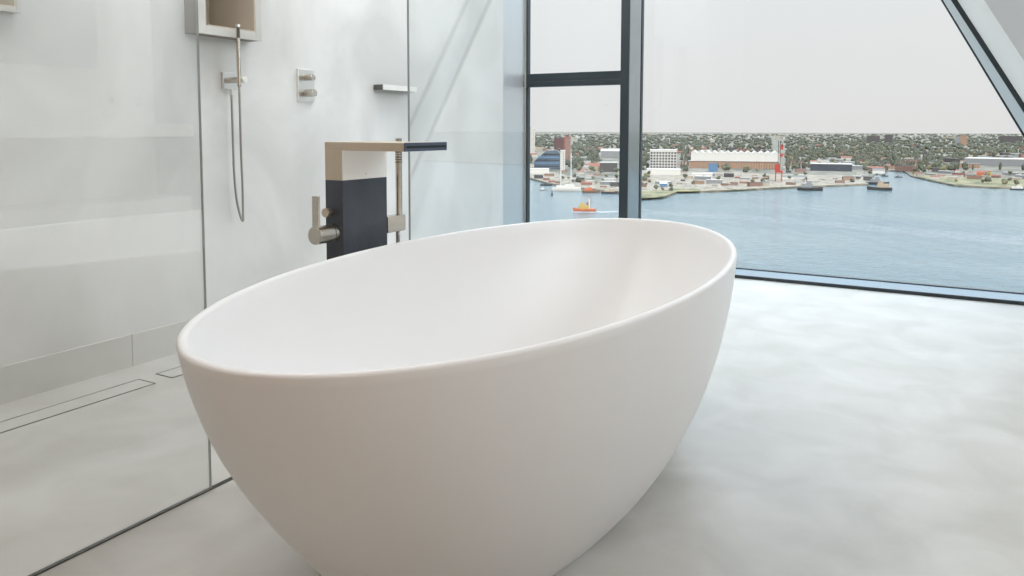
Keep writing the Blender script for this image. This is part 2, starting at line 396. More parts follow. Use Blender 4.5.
# ------------------------------------------------------------------ washstand on the right wall (seen mirrored in the glass)
va = empty('washstand', (2.35, 3.0, 0)); tag(va, 'white wall-hung washstand seen only as a faint reflection in the left glass', 'washstand')
fin('countertop', B((-.25, .25, -1.1, 1.09, .84, .94)), M['plaster'], va, bevel=.004)
fin('lower_shelf', B((-.2, .25, -1.1, 1.09, .0, .36)), M['plaster'], va, bevel=.004)
mi = fin('wall_mirror', B((2.585, 2.6, 2.2, 3.62, 1.36, 2.3)), M['mirror']); tag(mi, 'frameless mirror on the right wall above the washstand', 'mirror')
for y in (3.72, 3.95):
    b = bmesh.new(); cyl(b, (2.60, y, 1.17), (2.54, y, 1.17), .026); cyl(b, (2.60, y, 1.11), (2.54, y, 1.11), .022)
    tp = fin('wall_tap', b, M['chrome']); tag(tp, ('round steel tap handles above the washstand, the pair nearer the %s' % ('mirror' if y < 3.8 else 'window')), 'tap', 'wall taps')
#CITY
# ================================================================== outside: river, far shore, town
ZW, ZL = -72.0, -69.8
def ray(px, py): return FW + RT2*((px-512)/F) - UP2*((py-288-SHY)/F)
def G(px, py, z=ZL):
    d = ray(px, py); t = (z-EYE.z)/d.z; return EYE+d*t
_lin = lin
EXT = .36                                                       # outdoor colours darkened: lower real reflectances, plus balance for the brightened sky
def lin(c):
    g = sum(_lin(c))/3
    return tuple((v*.95+g*.05)**1.12*EXT for v in _lin(c))
def poly(name, pts, z0, z1, mt):
    bm = bmesh.new(); n = len(pts)
    a = [bm.verts.new((p.x, p.y, z0)) for p in pts]; b = [bm.verts.new((p.x, p.y, z1)) for p in pts]
    bm.faces.new(b); bm.faces.new(a[::-1])
    for i in range(n): bm.faces.new((a[i], a[(i+1) % n], b[(i+1) % n], b[i]))
    return fin(name, bm, mt)

def groundmat(name, cols, scale):
    M_ = bpy.data.materials.new(name); M_.use_nodes = True; t = M_.node_tree; b = t.nodes['Principled BSDF']
    b.inputs['Roughness'].default_value = .9
    g = t.nodes.new('ShaderNodeTexCoord'); n = t.nodes.new('ShaderNodeTexNoise'); n.inputs['Scale'].default_value = scale; n.inputs['Detail'].default_value = 6
    t.links.new(g.outputs['Object'], n.inputs['Vector']); r = t.nodes.new('ShaderNodeValToRGB'); r.color_ramp.interpolation = 'LINEAR'
    e = r.color_ramp.elements
    while len(e) < len(cols): e.new(.5)
    for el, (p, c) in zip(e, cols): el.position = p; el.color = lin(c)+(1,)
    t.links.new(n.outputs['Fac'], r.inputs[0]); t.links.new(r.outputs[0], b.inputs['Base Color'])
    return M_
M['land'] = groundmat('town_ground', [(.36, (92, 96, 80)), (.46, (128, 124, 106)), (.52, (168, 158, 142)), (.60, (110, 112, 92)), (.7, (172, 162, 148))], .02)
M['quay'] = groundmat('quay_ground', [(.36, (112, 108, 88)), (.44, (176, 164, 142)), (.5, (204, 192, 174)), (.56, (140, 130, 110)), (.64, (188, 178, 160))], .07)
M['grass'] = groundmat('bank_grass', [(.38, (96, 104, 66)), (.5, (158, 154, 104)), (.62, (176, 164, 128))], .06)
M['stone'] = mat('bank_stone', (112, 104, 92), .9, rgb2=(140, 130, 116), scale=.3)

# water
wm = bpy.data.materials.new('river_water'); wm.use_nodes = True; t_ = wm.node_tree; b_ = t_.nodes['Principled BSDF']
b_.inputs['Roughness'].default_value = .16; b_.inputs['Specular IOR Level'].default_value = .33
g_ = t_.nodes.new('ShaderNodeTexCoord'); mp_ = t_.nodes.new('ShaderNodeMapping'); t_.links.new(g_.outputs['Object'], mp_.inputs[0])
mp_.inputs['Rotation'].default_value = (0, 0, -.35); mp_.inputs['Scale'].default_value = (.45, 1, 1)
n1 = t_.nodes.new('ShaderNodeTexNoise'); n1.inputs['Scale'].default_value = .26; n1.inputs['Detail'].default_value = 5; n1.inputs['Roughness'].default_value = .6
n2 = t_.nodes.new('ShaderNodeTexNoise'); n2.inputs['Scale'].default_value = .012; n2.inputs['Detail'].default_value = 4
wv = t_.nodes.new('ShaderNodeTexWave'); wv.inputs['Scale'].default_value = .016; wv.inputs['Distortion'].default_value = 3.5; wv.inputs['Detail'].default_value = 3; wv.inputs['Detail Scale'].default_value = .6
mp2 = t_.nodes.new('ShaderNodeMapping'); q0, q1 = G(760, 215, ZW), G(1024, 283, ZW); mp2.inputs['Rotation'].default_value = (0, 0, PI/2-math.atan2(q1.y-q0.y, q1.x-q0.x))
t_.links.new(g_.outputs['Object'], mp2.inputs[0]); t_.links.new(mp2.outputs[0], wv.inputs['Vector'])
t_.links.new(mp_.outputs[0], n1.inputs['Vector']); t_.links.new(mp_.outputs[0], n2.inputs['Vector'])
ad = t_.nodes.new('ShaderNodeMath'); ad.operation = 'MULTIPLY_ADD'; t_.links.new(wv.outputs['Fac'], ad.inputs[0]); ad.inputs[1].default_value = .25; t_.links.new(n1.outputs['Fac'], ad.inputs[2])
bp_ = t_.nodes.new('ShaderNodeBump'); bp_.inputs['Strength'].default_value = 1; bp_.inputs['Distance'].default_value = 1.7
t_.links.new(ad.outputs[0], bp_.inputs['Height']); t_.links.new(bp_.outputs[0], b_.inputs['Normal'])
rr = t_.nodes.new('ShaderNodeValToRGB'); rr.color_ramp.elements[0].position = .35; rr.color_ramp.elements[1].position = .65
rr.color_ramp.elements[0].color = lin((104, 136, 146))+(1,); rr.color_ramp.elements[1].color = lin((128, 152, 156))+(1,)
t_.links.new(n2.outputs['Fac'], rr.inputs[0]); t_.links.new(rr.outputs[0], b_.inputs['Base Color'])
M['water'] = wm
bm = bmesh.new(); vs = [bm.verts.new(p) for p in ((-12000, 60, ZW), (9000, 60, ZW), (9000, 9000, ZW), (-12000, 9000, ZW))]; bm.faces.new(vs)
struct(fin('river_water', bm, wm))

# far shore outline, traced on the water level, closed far inland
shore = [(-420, 176), (200, 174), (420, 176), (500, 178), (527, 178.5), (548, 184.5), (570, 188), (600, 191.5), (625, 195), (641, 200), (664, 198.6), (678, 193), (700, 193), (737, 191.5), (764, 190), (793, 188.5), (830, 187), (868, 185.5), (874, 176), (882, 171.5), (903, 171.5), (911, 177), (930, 181.5), (955, 186.8), (992, 188.8), (1024, 189), (1200, 190), (1500, 196)]
P = [G(x, y, ZW) for x, y in shore]
far = [Vector((16000, 6000, 0)), Vector((16000, 24000, 0)), Vector((-24000, 24000, 0)), Vector((-24000, 4000, 0))]
struct(poly('far_shore_ground', P+far, ZW-1, ZL, M['land']))
def strip(name, lo, hi, mt, z):
    o = poly(name, [G(x, y, z) for x, y in lo+hi[::-1]], z-.6, z, mt); return struct(o)
strip('quay_ground', [(641, 197), (664, 196), (678, 191), (700, 190.8), (737, 189.5), (764, 188), (793, 186.5), (830, 185), (866, 183.6)], [(641, 172), (664, 172), (700, 172), (737, 172), (764, 174), (793, 174), (830, 175), (864, 177)], M['quay'], ZL+.25)
strip('quay_ground', [(500, 176.3), (527, 176.7), (548, 182.5), (570, 186), (600, 189), (625, 192)], [(500, 171), (527, 171), (548, 171), (570, 176), (600, 182), (625, 186)], M['quay'], ZL+.25)
strip('grass_bank', [(912, 175), (930, 179.4), (955, 184.5), (992, 186.5), (1024, 186.5), (1100, 187)], [(912, 172), (930, 174), (955, 176), (992, 178), (1024, 180), (1100, 180)], M['grass'], ZL+.25)
strip('grass_bank', [(641, 198), (663, 196.6), (677, 191.3), (700, 191)], [(641, 191), (663, 190), (677, 188), (700, 188.6)], M['grass'], ZL+.4)

def flat(name, rgb, rough=.8, metal=0, sc=.4):
    return mat(name, rgb, rough, metal, rgb2=tuple(min(255, v+10) for v in rgb), scale=sc)
def banded(name, wall, glass, sx_, sz_, fx=.45, fz=.5):
    """facade of windows repeating every sx_ metres and every sz_ metres of height"""
    M_ = bpy.data.materials.new(name); M_.use_nodes = True; t = M_.node_tree; b = t.nodes['Principled BSDF']; b.inputs['Roughness'].default_value = .7
    g = t.nodes.new('ShaderNodeTexCoord'); s = t.nodes.new('ShaderNodeSeparateXYZ'); t.links.new(g.outputs['Object'], s.inputs[0])
    def mm(op, a, v=None):
        n = t.nodes.new('ShaderNodeMath'); n.operation = op
        for i, q in enumerate((a, v)):
            if q is None: continue
            if isinstance(q, (int, float)): n.inputs[i].default_value = q
            else: t.links.new(q, n.inputs[i])
        return n.outputs[0]
    ax = mm('ADD', s.outputs['X'], s.outputs['Y'])
    a = mm('LESS_THAN', mm('FRACT', mm('MULTIPLY', ax, 1/sx_)), fx); c = mm('LESS_THAN', mm('FRACT', mm('MULTIPLY', s.outputs['Z'], 1/sz_)), fz)
    mx = t.nodes.new('ShaderNodeMix'); mx.data_type = 'RGBA'; t.links.new(mm('MULTIPLY', a, c), mx.inputs['Factor'])
    mx.inputs[6].default_value = lin(wall)+(1,); mx.inputs[7].default_value = lin(glass)+(1,)
    t.links.new(mx.outputs[2], b.inputs['Base Color']); return M_
C = {
 'white': banded('white_facade', (226, 222, 214), (140, 142, 144), 4, 3.2), 'cream': banded('cream_facade', (214, 200, 176), (126, 120, 112), 5, 3.2),
 'brick': banded('brick_facade', (150, 106, 90), (190, 180, 170), 4.5, 3.2, .35), 'grey': banded('grey_facade', (160, 162, 164), (100, 108, 116), 4, 3.2),
 'tan': banded('tan_facade', (186, 150, 122), (120, 104, 96), 4.5, 3.2, .4), 'blue': banded('blue_facade', (104, 124, 140), (74, 92, 110), 3, 3.4, .7, .7),
 'dark': banded('dark_facade', (92, 88, 90), (66, 66, 72), 4, 3.2)}
RF = {'brown': flat('brown_roof', (126, 96, 82)), 'grey': flat('grey_roof', (136, 136, 134)), 'white': flat('white_roof', (232, 230, 224)), 'red': flat('red_roof', (168, 104, 84)), 'dark': flat('dark_roof', (84, 82, 84))}
plain = {k: flat(k+'_render', c) for k, c in dict(white=(232, 229, 222), red=(196, 60, 50), orange=(214, 120, 70), rust=(164, 84, 66), maroon=(104, 66, 68), navy=(48, 58, 74), steelblue=(96, 140, 178), tan=(196, 176, 148), grey=(150, 152, 154), dark=(62, 64, 68), yellow=(206, 176, 90), black=(44, 44, 46), wood=(140, 104, 76)).items()}

def place(px, py, z=ZL, turn=0):
    p = G(px, py, z); rz = math.atan2(-p.x, p.y)+turn
    D = (p-EYE).dot(FW)
    return p, rz, D/F                                           # metres per pixel there
FOOT = []
def mark(b, hw, depth):
    n = max(1, int(2*hw/depth)); c, sn = math.cos(b.rotation_euler.z), math.sin(b.rotation_euler.z)
    for i in range(n+1):
        x = -hw+2*hw*i/n; y = depth/2
        FOOT.append((b.location.x+x*c-y*sn, b.location.y+x*sn+y*c, depth*.72))
def free(x, y, r): return all((x-a)**2+(y-b)**2 > (r+c)**2 for a, b, c in FOOT)
def building(name, x0, x1, ytop, ybase, depth, wall, roof, label, cat='building', gable=False, turn=0, group=None, extra=None):
    p, rz, mpp = place((x0+x1)/2, ybase, ZL, turn)
    w = (x1-x0)*mpp/max(.6, abs(math.cos(turn))); h = (ybase-ytop)*mpp
    b = empty(name, (p.x, p.y, ZL-.2), rz); tag(b, label, cat, group)
    hw = w/2; rh = min(h*.35, 5) if gable else min(h*.08, 1.2)
    fin('walls', B((-hw, hw, 0, depth, 0, h-rh)), wall, b)
    bm = bmesh.new()
    if gable:
        A = [bm.verts.new(q) for q in ((-hw-.4, -.4, h-rh), (hw+.4, -.4, h-rh), (hw+.4, depth+.4, h-rh), (-hw-.4, depth+.4, h-rh), (-hw-.4, depth/2, h), (hw+.4, depth/2, h))]
        for f in ((0, 1, 5, 4), (2, 3, 4, 5), (0, 4, 3), (1, 2, 5), (3, 2, 1, 0)): bm.faces.new([A[i] for i in f])
    else: box(bm, -hw-.3, hw+.3, -.3, depth+.3, h-rh, h)
    fin('roof', bm, roof, b)
    if extra: extra(b, hw, h, depth, mpp)
    mark(b, hw, depth)
    return b

# ---- landmarks
def office(b, hw, h, d, mpp):
    n, r = 9, 6
    for i in range(n):
        for j in range(r):
            x = -hw+hw*2*(i+.18)/n; z = h*.12+(h*.80)*(j+.12)/r
            fin('window', B((x, x+2*hw/n*.68, -.35, 0, z, z+h*.80/r*.66)), plain['dark'], b)
building('office_block', 650, 676, 149.5, 171, 26, plain['white'], RF['white'], 'white office block with a grid of dark windows, right of the window mullion', extra=office)
building('office_podium', 647, 680, 169, 175, 30, plain['white'], RF['white'], 'low white hall at the foot of the gridded office block')
def sheds(b, hw, h, d, mpp):
    n = 13
    for i in range(n):
        bm = bmesh.new(); x = -hw+2*hw*i/n; w = 2*hw/n*.9
        A = [bm.verts.new(q) for q in ((x, -.5, h), (x+w, -.5, h), (x+w, d, h), (x, d, h), (x+w/2, -.5, h+5), (x+w/2, d, h+5))]
        for f in ((0, 1, 4), (3, 5, 2), (0, 4, 5, 3), (1, 2, 5, 4), (0, 3, 2, 1)): bm.faces.new([A[k] for k in f])
        fin('roof_ridge', bm, RF['white'], b)
building('warehouse', 692, 777, 153, 163, 60, plain['white'], RF['white'], 'very long white warehouse with a saw-tooth roof, left of the red crane', extra=sheds)
building('factory_row', 690, 776, 161.5, 168.5, 20, C['tan'], RF['brown'], 'low brown factory row in front of the long white warehouse')
building('brick_tower', 564.5, 570.5, 136.5, 160, 14, C['brick'], RF['red'], 'slim red brick tower left of the window mullion', extra=lambda b, hw, h, d, m: [fin('lift_shaft', B((-hw-2.5, -hw, 2, d-2, 0, h*.97)), plain['rust'], b), fin('roof_house', B((-hw*.5, hw*.5, 3, d-3, h, h+4)), plain['maroon'], b)])
building('apartment_block', 554, 564.6, 137.5, 150, 30, plain['maroon'], RF['dark'], 'dark maroon block behind the slim red brick tower')
building('apartment_tower', 528, 535, 129, 157, 16, C['white'], RF['white'], 'pale stepped tower at the left edge of the window view', extra=lambda b, hw, h, d, m: fin('upper_storeys', B((-hw*.5, hw*.5, 4, d-4, h, h+8)), C['white'], b))
def glass_office():
    p, rz, mpp = place(547, 169); b = empty('glass_office', (p.x, p.y, ZL-.2), rz); tag(b, 'blue glass office with a sloping left end, by the left harbour', 'building')
    w, h = 13*mpp, 18.5*mpp
    bm = bmesh.new(); prism(bm, [(-w, 0), (w, 0), (w, h*.86), (w*.75, h), (-w*.1, h*.95), (-w, h*.42)], 0, 34); fin('walls', bm, C['blue'], b)
    for i in range(5):
        z = h*(.12+.16*i); x0 = -w+max(0, (z-h*.42)/(h*.53))*w*.9
        fin('window_band', B((x0+1.5, w-1, -.4, 0, z, z+h*.07)), plain['steelblue' if i % 2 else 'navy'], b)
    fin('roof', B((-w*.05, w*.7, 4, 30, h*.95, h*1.03)), plain['grey'], b); mark(b, w, 34)
glass_office()
building('apartment_tower', 560.5, 565, 150, 171, 10, C['white'], RF['white'], 'narrow white tower at the foot of the red brick tower')
building('quay_hall', 528, 549, 168.5, 174, 18, plain['white'], RF['white'], 'low white hall on the left harbour quay')
building('arched_hall', 601, 623, 149, 158, 50, plain['grey'], RF['white'], 'big pale roofed hall left of the window mullion', gable=True)
building('harbour_office', 600, 617, 162, 172, 18, C['dark'], RF['white'], 'dark windowed harbour office behind the moored boats')
building('harbour_house', 589, 600, 163, 171, 14, plain['tan'], RF['red'], 'pinkish house beside the dark windowed harbour office', gable=True)
building('slate_hall', 811.5, 850, 163.5, 171, 26, plain['navy'], RF['white'], 'low slate-blue hall with a white roof edge on the far shore')
building('blue_shed', 708.5, 717.5, 163, 172, 14, plain['steelblue'], RF['grey'], 'small bright blue shed between the brown buildings')
building('orange_workshop', 977, 984, 170.5, 176, 16, plain['orange'], RF['red'], 'orange workshop on the right-hand shore', gable=True)
building('orange_workshop', 985.6, 990.6, 171, 176, 16, plain['yellow'], RF['red'], 'yellow workshop beside the orange one on the right-hand shore')
building('red_shed', 953, 964, 173, 177, 14, plain['rust'], RF['brown'], 'low rust red shed left of the orange workshop')
building('long_warehouse', 969, 1030, 158.5, 166, 60, plain['grey'], RF['white'], 'long grey warehouse with a broad pale roof at the right', turn=-.1)
building('warehouse', 930, 976, 163, 167.5, 24, C['tan'], RF['grey'], 'low tan warehouse in front of the trees at the right')
building('highrise', 885.2, 892, 134.5, 144.5, 26, C['dark'], RF['dark'], 'lone dark high-rise on the horizon above the inlet')
building('highrise', 955.5, 960, 136, 145, 26, C['grey'], RF['dark'], 'grey high-rise on the horizon, left one of a close pair')
building('highrise', 960.5, 966.5, 135, 146, 26, C['tan'], RF['grey'], 'tan high-rise on the horizon, right one of a close pair')
building('slab_block', 1001, 1020, 136, 143.5, 26, C['dark'], RF['dark'], 'wide grey slab block on the horizon at the far right')
building('slab_block', 867, 879, 136, 143.5, 26, C['dark'], RF['dark'], 'dim slab block on the horizon left of the lone high-rise')
building('white_house', 873, 884, 168.5, 173.5, 14, plain['white'], RF['grey'], 'white house at the mouth of the inlet', gable=True)
building('silver_shed', 660, 667, 181.5, 187, 12, plain['steelblue'], RF['white'], 'small pale blue shed among the trees at the nearest shore', gable=True)
building('white_shed', 692, 712, 173.5, 178, 18, plain['white'], RF['white'], 'long white shed on the quay below the blue shed')
building('white_shed', 783, 806, 175.5, 179.5, 18, plain['white'], RF['grey'], 'long white shed right of the red crane', gable=True)

# red harbour crane
p, rz, mpp = place(778.5, 181.5)
cr = empty('harbour_crane', (p.x, p.y, ZL), rz); tag(cr, 'tall red and black harbour crane standing on the far quay', 'crane')
h = 41*mpp; FOOT.append((p.x, p.y, 8))
for sx_ in (-1, 1):
    for sy_ in (-1, 1): fin('leg', B((sx_*4-.7, sx_*4+.7, sy_*4-.7, sy_*4+.7, 0, h*.26)), plain['red'], cr)
fin('portal_beam', B((-5, 5, -5, 5, h*.22, h*.27)), plain['red'], cr)
fin('machine_house', B((-5.5, 1.5, -3.5, 3.5, h*.27, h*.42)), plain['red'], cr)
bm = bmesh.new()
for sx_ in (-1, 1):
    for sy_ in (-1, 1): box(bm, sx_*1.3-.35, sx_*1.3+.35, sy_*1.3-.35, sy_*1.3+.35, h*.27, h)
for i in range(14):
    z = h*.27+h*.72*i/14; box(bm, -1.6, 1.6, -1.6, 1.6, z, z+.5)
fin('mast', bm, plain['black'], cr)
fin('upper_cab', B((1.4, 5, -2, 2, h*.78, h*.90)), plain['red'], cr)
fin('counterweight', B((1.4, 4.4, -2, 2, h*.60, h*.68)), plain['red'], cr)
bm = bmesh.new(); tube(bm, [(1.5, 0, h*.98), (3, -2, h*.95), (4, -4, h*.88)], .4, 6, 2); fin('jib', bm, plain['black'], cr)

# ---- boats
def hull(L, Bm, H, pts=12):
    bm = bmesh.new(); rows = []
    for k, (zz, s) in enumerate(((0, .72), (H*.5, .92), (H, 1))):
        row = []
        for i in range(pts+1):
            t = i/pts; x = -L/2+L*t; w = Bm/2*s*(1-max(0, (t-.6)/.4)**2.2)*(1-.25*max(0, (.15-t)/.15))
            sheer = H*.35*max(0, (t-.6)/.4)**2 if k == 2 else 0
            row.append((x*(1 if k else .96), w, zz+sheer))
        rows.append([bm.verts.new((x, w, z)) for x, w, z in row]+[bm.verts.new((x, -w-.001, z)) for x, w, z in row[::-1]])
    n = len(rows[0])
    for a, b in zip(rows, rows[1:]):
        for i in range(n): bm.faces.new((a[i], a[(i+1) % n], b[(i+1) % n], b[i]))
    bm.faces.new(rows[0][::-1]); bm.faces.new(rows[-1]); return bm
def boat(name, x0, x1, yb, hullm, cabm, label, flip=False, masts=0, cabin=(.15, .6, 1.2), funnel=None, group=None, mh=22):
    p, rz, mpp = place((x0+x1)/2, yb, ZW)
    L = (x1-x0)*mpp; b = empty(name, (p.x, p.y, ZW-.3), rz+(PI if flip else 0)); tag(b, label, 'boat', group)
    Bm = min(L*.28, 9); H = min(L*.13, 4)
    fin('hull', hull(L, Bm, H), hullm, b)
    a, c, ch = cabin; ch *= H
    fin('cabin', B((-L/2+L*a, -L/2+L*c, -Bm*.3, Bm*.3, H*.95, H+ch)), cabm, b, bevel=.2)
    fin('wheelhouse', B((-L/2+L*(a+(c-a)*.45), -L/2+L*(a+(c-a)*.9), -Bm*.22, Bm*.22, H+ch, H+ch*1.7)), cabm, b)
    if funnel:
        bm = bmesh.new(); cyl(bm, (-L/2+L*(a+.08), 0, H+ch), (-L/2+L*(a+.08), 0, H+ch*2), L*.035, n=12); fin('funnel', bm, funnel, b)
    for i in range(masts):
        x = -L/2+L*(.3+.35*i); bm = bmesh.new(); cyl(bm, (x, 0, H*.9), (x, 0, H+mh), .8, .5, 8); fin('mast', bm, plain['white'], b)
        bm = bmesh.new(); cyl(bm, (x, 0, H+ch*1.9), (x-L*.2, 0, H+ch*2), .22, n=6); fin('boom', bm, plain['wood'], b)
    return b
tugb = boat('tugboat', 573, 596, 211.3, plain['orange'], plain['yellow'], 'orange tugboat under way on the blue water left of the mullion', flip=True, masts=1, cabin=(.3, .75, 1.1), funnel=plain['rust'], mh=9)
boat('sailing_ship', 552, 581, 191, plain['white'], plain['white'], 'long white ship with two tall masts, moored at the left quay', masts=2, cabin=(.15, .8, .7), mh=42)
boat('barge', 582, 600, 192.6, plain['wood'], plain['orange'], 'brown and orange barge moored right of the white ship', cabin=(.1, .6, .8))
boat('barge', 601, 618, 193.6, plain['dark'], plain['tan'], 'dark barge with a tan deckhouse beside the mullion', cabin=(.2, .8, .7))
boat('pilot_boat', 539.5, 547, 190.3, plain['grey'], plain['white'], 'small white cabin boat near the end of the left pier')
boat('pontoon', 540, 552, 185.6, plain['black'], plain['navy'], 'dark flat pontoon off the left harbour pier', cabin=(.2, .6, .3))
boat('cargo_boat', 798, 822, 190.4, plain['black'], plain['grey'], 'dark cargo boat moored on the far shore below the slate hall', masts=1, mh=10)
boat('cargo_boat', 868, 891, 190, plain['dark'], plain['tan'], 'dark working boat moored at the mouth of the inlet', flip=True)
boat('cargo_boat', 868, 888, 184.6, plain['navy'], plain['grey'], 'navy working boat behind the one at the inlet mouth')
boat('motorboat', 895, 902, 177.4, plain['dark'], plain['grey'], 'small dark motorboat alone in the inlet')
boat('motorboat', 881, 888, 176.5, plain['dark'], plain['dark'], 'small black motorboat by the left bank of the inlet')
boat('cabin_cruiser', 1011, 1023, 190, plain['navy'], plain['white'], 'white cabin boat moored at the right-hand bank', cabin=(.1, .9, 1.3))
p, _, mpp = place(552, 195.5, ZW)
bm = bmesh.new(); cyl(bm, (0, 0, -.5), (0, 0, 2), 1.4, 1.1, 16); cyl(bm, (0, 0, 2), (0, 0, 5), .9, .3, 12)
bo = fin('buoy', bm, plain['dark'], loc=(p.x, p.y, ZW)); tag(bo, 'small dark buoy on the water left of the tugboat', 'buoy')

# wakes
fm = bpy.data.materials.new('wake_foam'); fm.use_nodes = True; t_ = fm.node_tree; b_ = t_.nodes['Principled BSDF']; b_.inputs['Base Color'].default_value = (.27, .28, .29, 1)
g_ = t_.nodes.new('ShaderNodeTexCoord'); n_ = t_.nodes.new('ShaderNodeTexNoise'); n_.inputs['Scale'].default_value = .4; n_.inputs['Detail'].default_value = 6
r_ = t_.nodes.new('ShaderNodeMapRange'); r_.inputs['From Min'].default_value = .42; r_.inputs['From Max'].default_value = .75; r_.inputs['To Max'].default_value = .55
t_.links.new(g_.outputs['Object'], n_.inputs['Vector']); t_.links.new(n_.outputs['Fac'], r_.inputs['Value']); t_.links.new(r_.outputs[0], b_.inputs['Alpha'])
fm2 = fm.copy(); fm2.node_tree.nodes['Map Range'].inputs['To Max'].default_value = 1.6; fm2.node_tree.nodes['Map Range'].inputs['From Min'].default_value = .3
def wake(pts, label, m_):
    bm = bmesh.new(); a = None
    for x, y, hgt in pts:
        u = G(x, y-hgt/2, ZW+.12); v = G(x, y+hgt/2, ZW+.12); c = (bm.verts.new(u), bm.verts.new(v))
        if a: bm.faces.new((a[0], a[1], c[1], c[0]))
        a = c
    o = fin('boat_wake', bm, m_); tag(o, label, 'wake', kind='stuff')
wake([(594, 210.2, 1.2), (605, 210.8, 2.6), (620, 211.4, 3.2), (645, 212.4, 4.2), (700, 214.5, 4.5), (760, 219, 5), (860, 227, 6), (960, 236, 8), (1060, 244, 9)], 'long pale wake trailing behind the orange tugboat', fm)
wake([(571.5, 211.4, 1), (576, 211.9, 1.3), (596, 211.9, 1.2), (622, 211.8, 1.6)], 'white bow wave and foam around the orange tugboat', fm2)

# ---- landmarks used to say where a tree or house stands
LM = [(540, 'by the glass office'), (567, 'by the brick tower'), (610, 'by the mullion'), (663, 'by the gridded office'), (712, 'by the warehouse, left half'), (752, 'by the warehouse, right half'), (781, 'by the red crane'), (830, 'by the slate-blue hall'), (878, 'by the inlet mouth'), (905, 'behind the inlet'), (935, 'right of the inlet'), (962, 'below the high-rises'), (990, 'by the orange workshop'), (1020, 'at the right end')]
def where(px, py):
    w = min(LM, key=lambda q: abs(q[0]-px))[1]
    d = 'on the bank' if py > 174 else ('mid town' if py > 160 else ('deep in town' if py > 148 else 'near the horizon'))
    return w, d
def onland(px, py):
    for (xa, ya), (xb, yb) in zip(shore, shore[1:]):
        if xa <= px <= xb: return py < ya+(yb-ya)*(px-xa)/(xb-xa)-2.5
    return False
boxes_ = [(649, 680, 149, 178), (690, 777, 150, 170), (811, 851, 160, 174), (533, 562, 148, 170), (563, 572, 136, 162), (600, 622, 148, 174), (968, 1030, 157, 168), (772, 785, 136, 184)]
def clear(px, py, top):
    return all(not (a-1 < px < b+1 and d-9 < py and py < d+9 and py-top < d and py > d) for a, b, c, d in boxes_) and all(not (a < px < b and c+6 < py < d) for a, b, c, d in boxes_)

# houses: a few prototypes, then copies
def house(i, wall, roof, gable, w, d, h):
    r = empty('house', (0, 0, 0)); hw = w/2; rh = 3.2 if gable else .5
    fin('walls', B((-hw, hw, -d/2, d/2, 0, h)), wall, r); bm = bmesh.new()
    if gable:
        A = [bm.verts.new(q) for q in ((-hw-.4, -d/2-.4, h), (hw+.4, -d/2-.4, h), (hw+.4, d/2+.4, h), (-hw-.4, d/2+.4, h), (-hw-.4, 0, h+rh), (hw+.4, 0, h+rh))]
        for f in ((0, 1, 5, 4), (2, 3, 4, 5), (0, 4, 3), (1, 2, 5), (3, 2, 1, 0)): bm.faces.new([A[k] for k in f])
    else: box(bm, -hw-.2, hw+.2, -d/2-.2, d/2+.2, h, h+rh)
    fin('roof', bm, roof, r); return r
kinds = [('white', 'red', 1, 24, 10, 8), ('white', 'grey', 0, 30, 14, 9), ('white', 'brown', 1, 22, 10, 7), ('white', 'white', 0, 34, 14, 8), ('brick', 'red', 1, 26, 10, 7), ('cream', 'grey', 1, 20, 10, 6), ('grey', 'white', 0, 40, 16, 9), ('tan', 'brown', 1, 30, 11, 8), ('brick', 'dark', 0, 36, 12, 12), ('cream', 'white', 0, 28, 12, 10), ('dark', 'grey', 0, 26, 12, 13)]
protos = [(house(i, C[w], RF[r], g, a, b, c), w, r, g) for i, (w, r, g, a, b, c) in enumerate(kinds)]
names = []
used = set(); nh = 0; spots = []
tries = 0
while nh < 295 and tries < 9000:
    tries += 1
    px = R.uniform(503, 1030); py = 144+ (R.random()**.62)*44
    if 619 < px < 640 or not onland(px, py) or not clear(px, py, 6): continue
    if (px > 905) and py > 180: continue
    if any(abs(px-a)*1.0 < 5+(py-140)*.03 and abs(py-b) < 1.2+(py-140)*.02 for a, b in spots): continue
    k = R.randrange(len(protos)); pr, wn, rn, g = protos[k]
    p, rz, mpp = place(px, py); w, d = where(px, py)
    s = R.uniform(.22, .55) if py > 172 else R.uniform(.5, 1.1)
    rad = math.hypot(kinds[k][3], kinds[k][4])/2*s+1
    if not free(p.x, p.y, rad): continue
    FOOT.append((p.x, p.y, rad)); spots.append((px, py))
    lab = ('%s %s-roofed %s' % (wn, rn, 'gabled house' if g else 'block'), '%s, %s' % (w, d), px)
    o = pr if k not in used else dup(pr)
    used.add(k); o.location = (p.x, p.y, ZL-.2); o.rotation_euler = (0, 0, rz+R.uniform(-.6, .6)); o.scale = (s, s, s*R.uniform(.8, 1.15))
    tag(o, None, 'house', 'houses of the far town'); names.append((o, lab)); nh += 1
for k, (pr, *_) in enumerate(protos):
    if k not in used:
        for c in list(pr.children): bpy.data.objects.remove(c)
        bpy.data.objects.remove(pr)

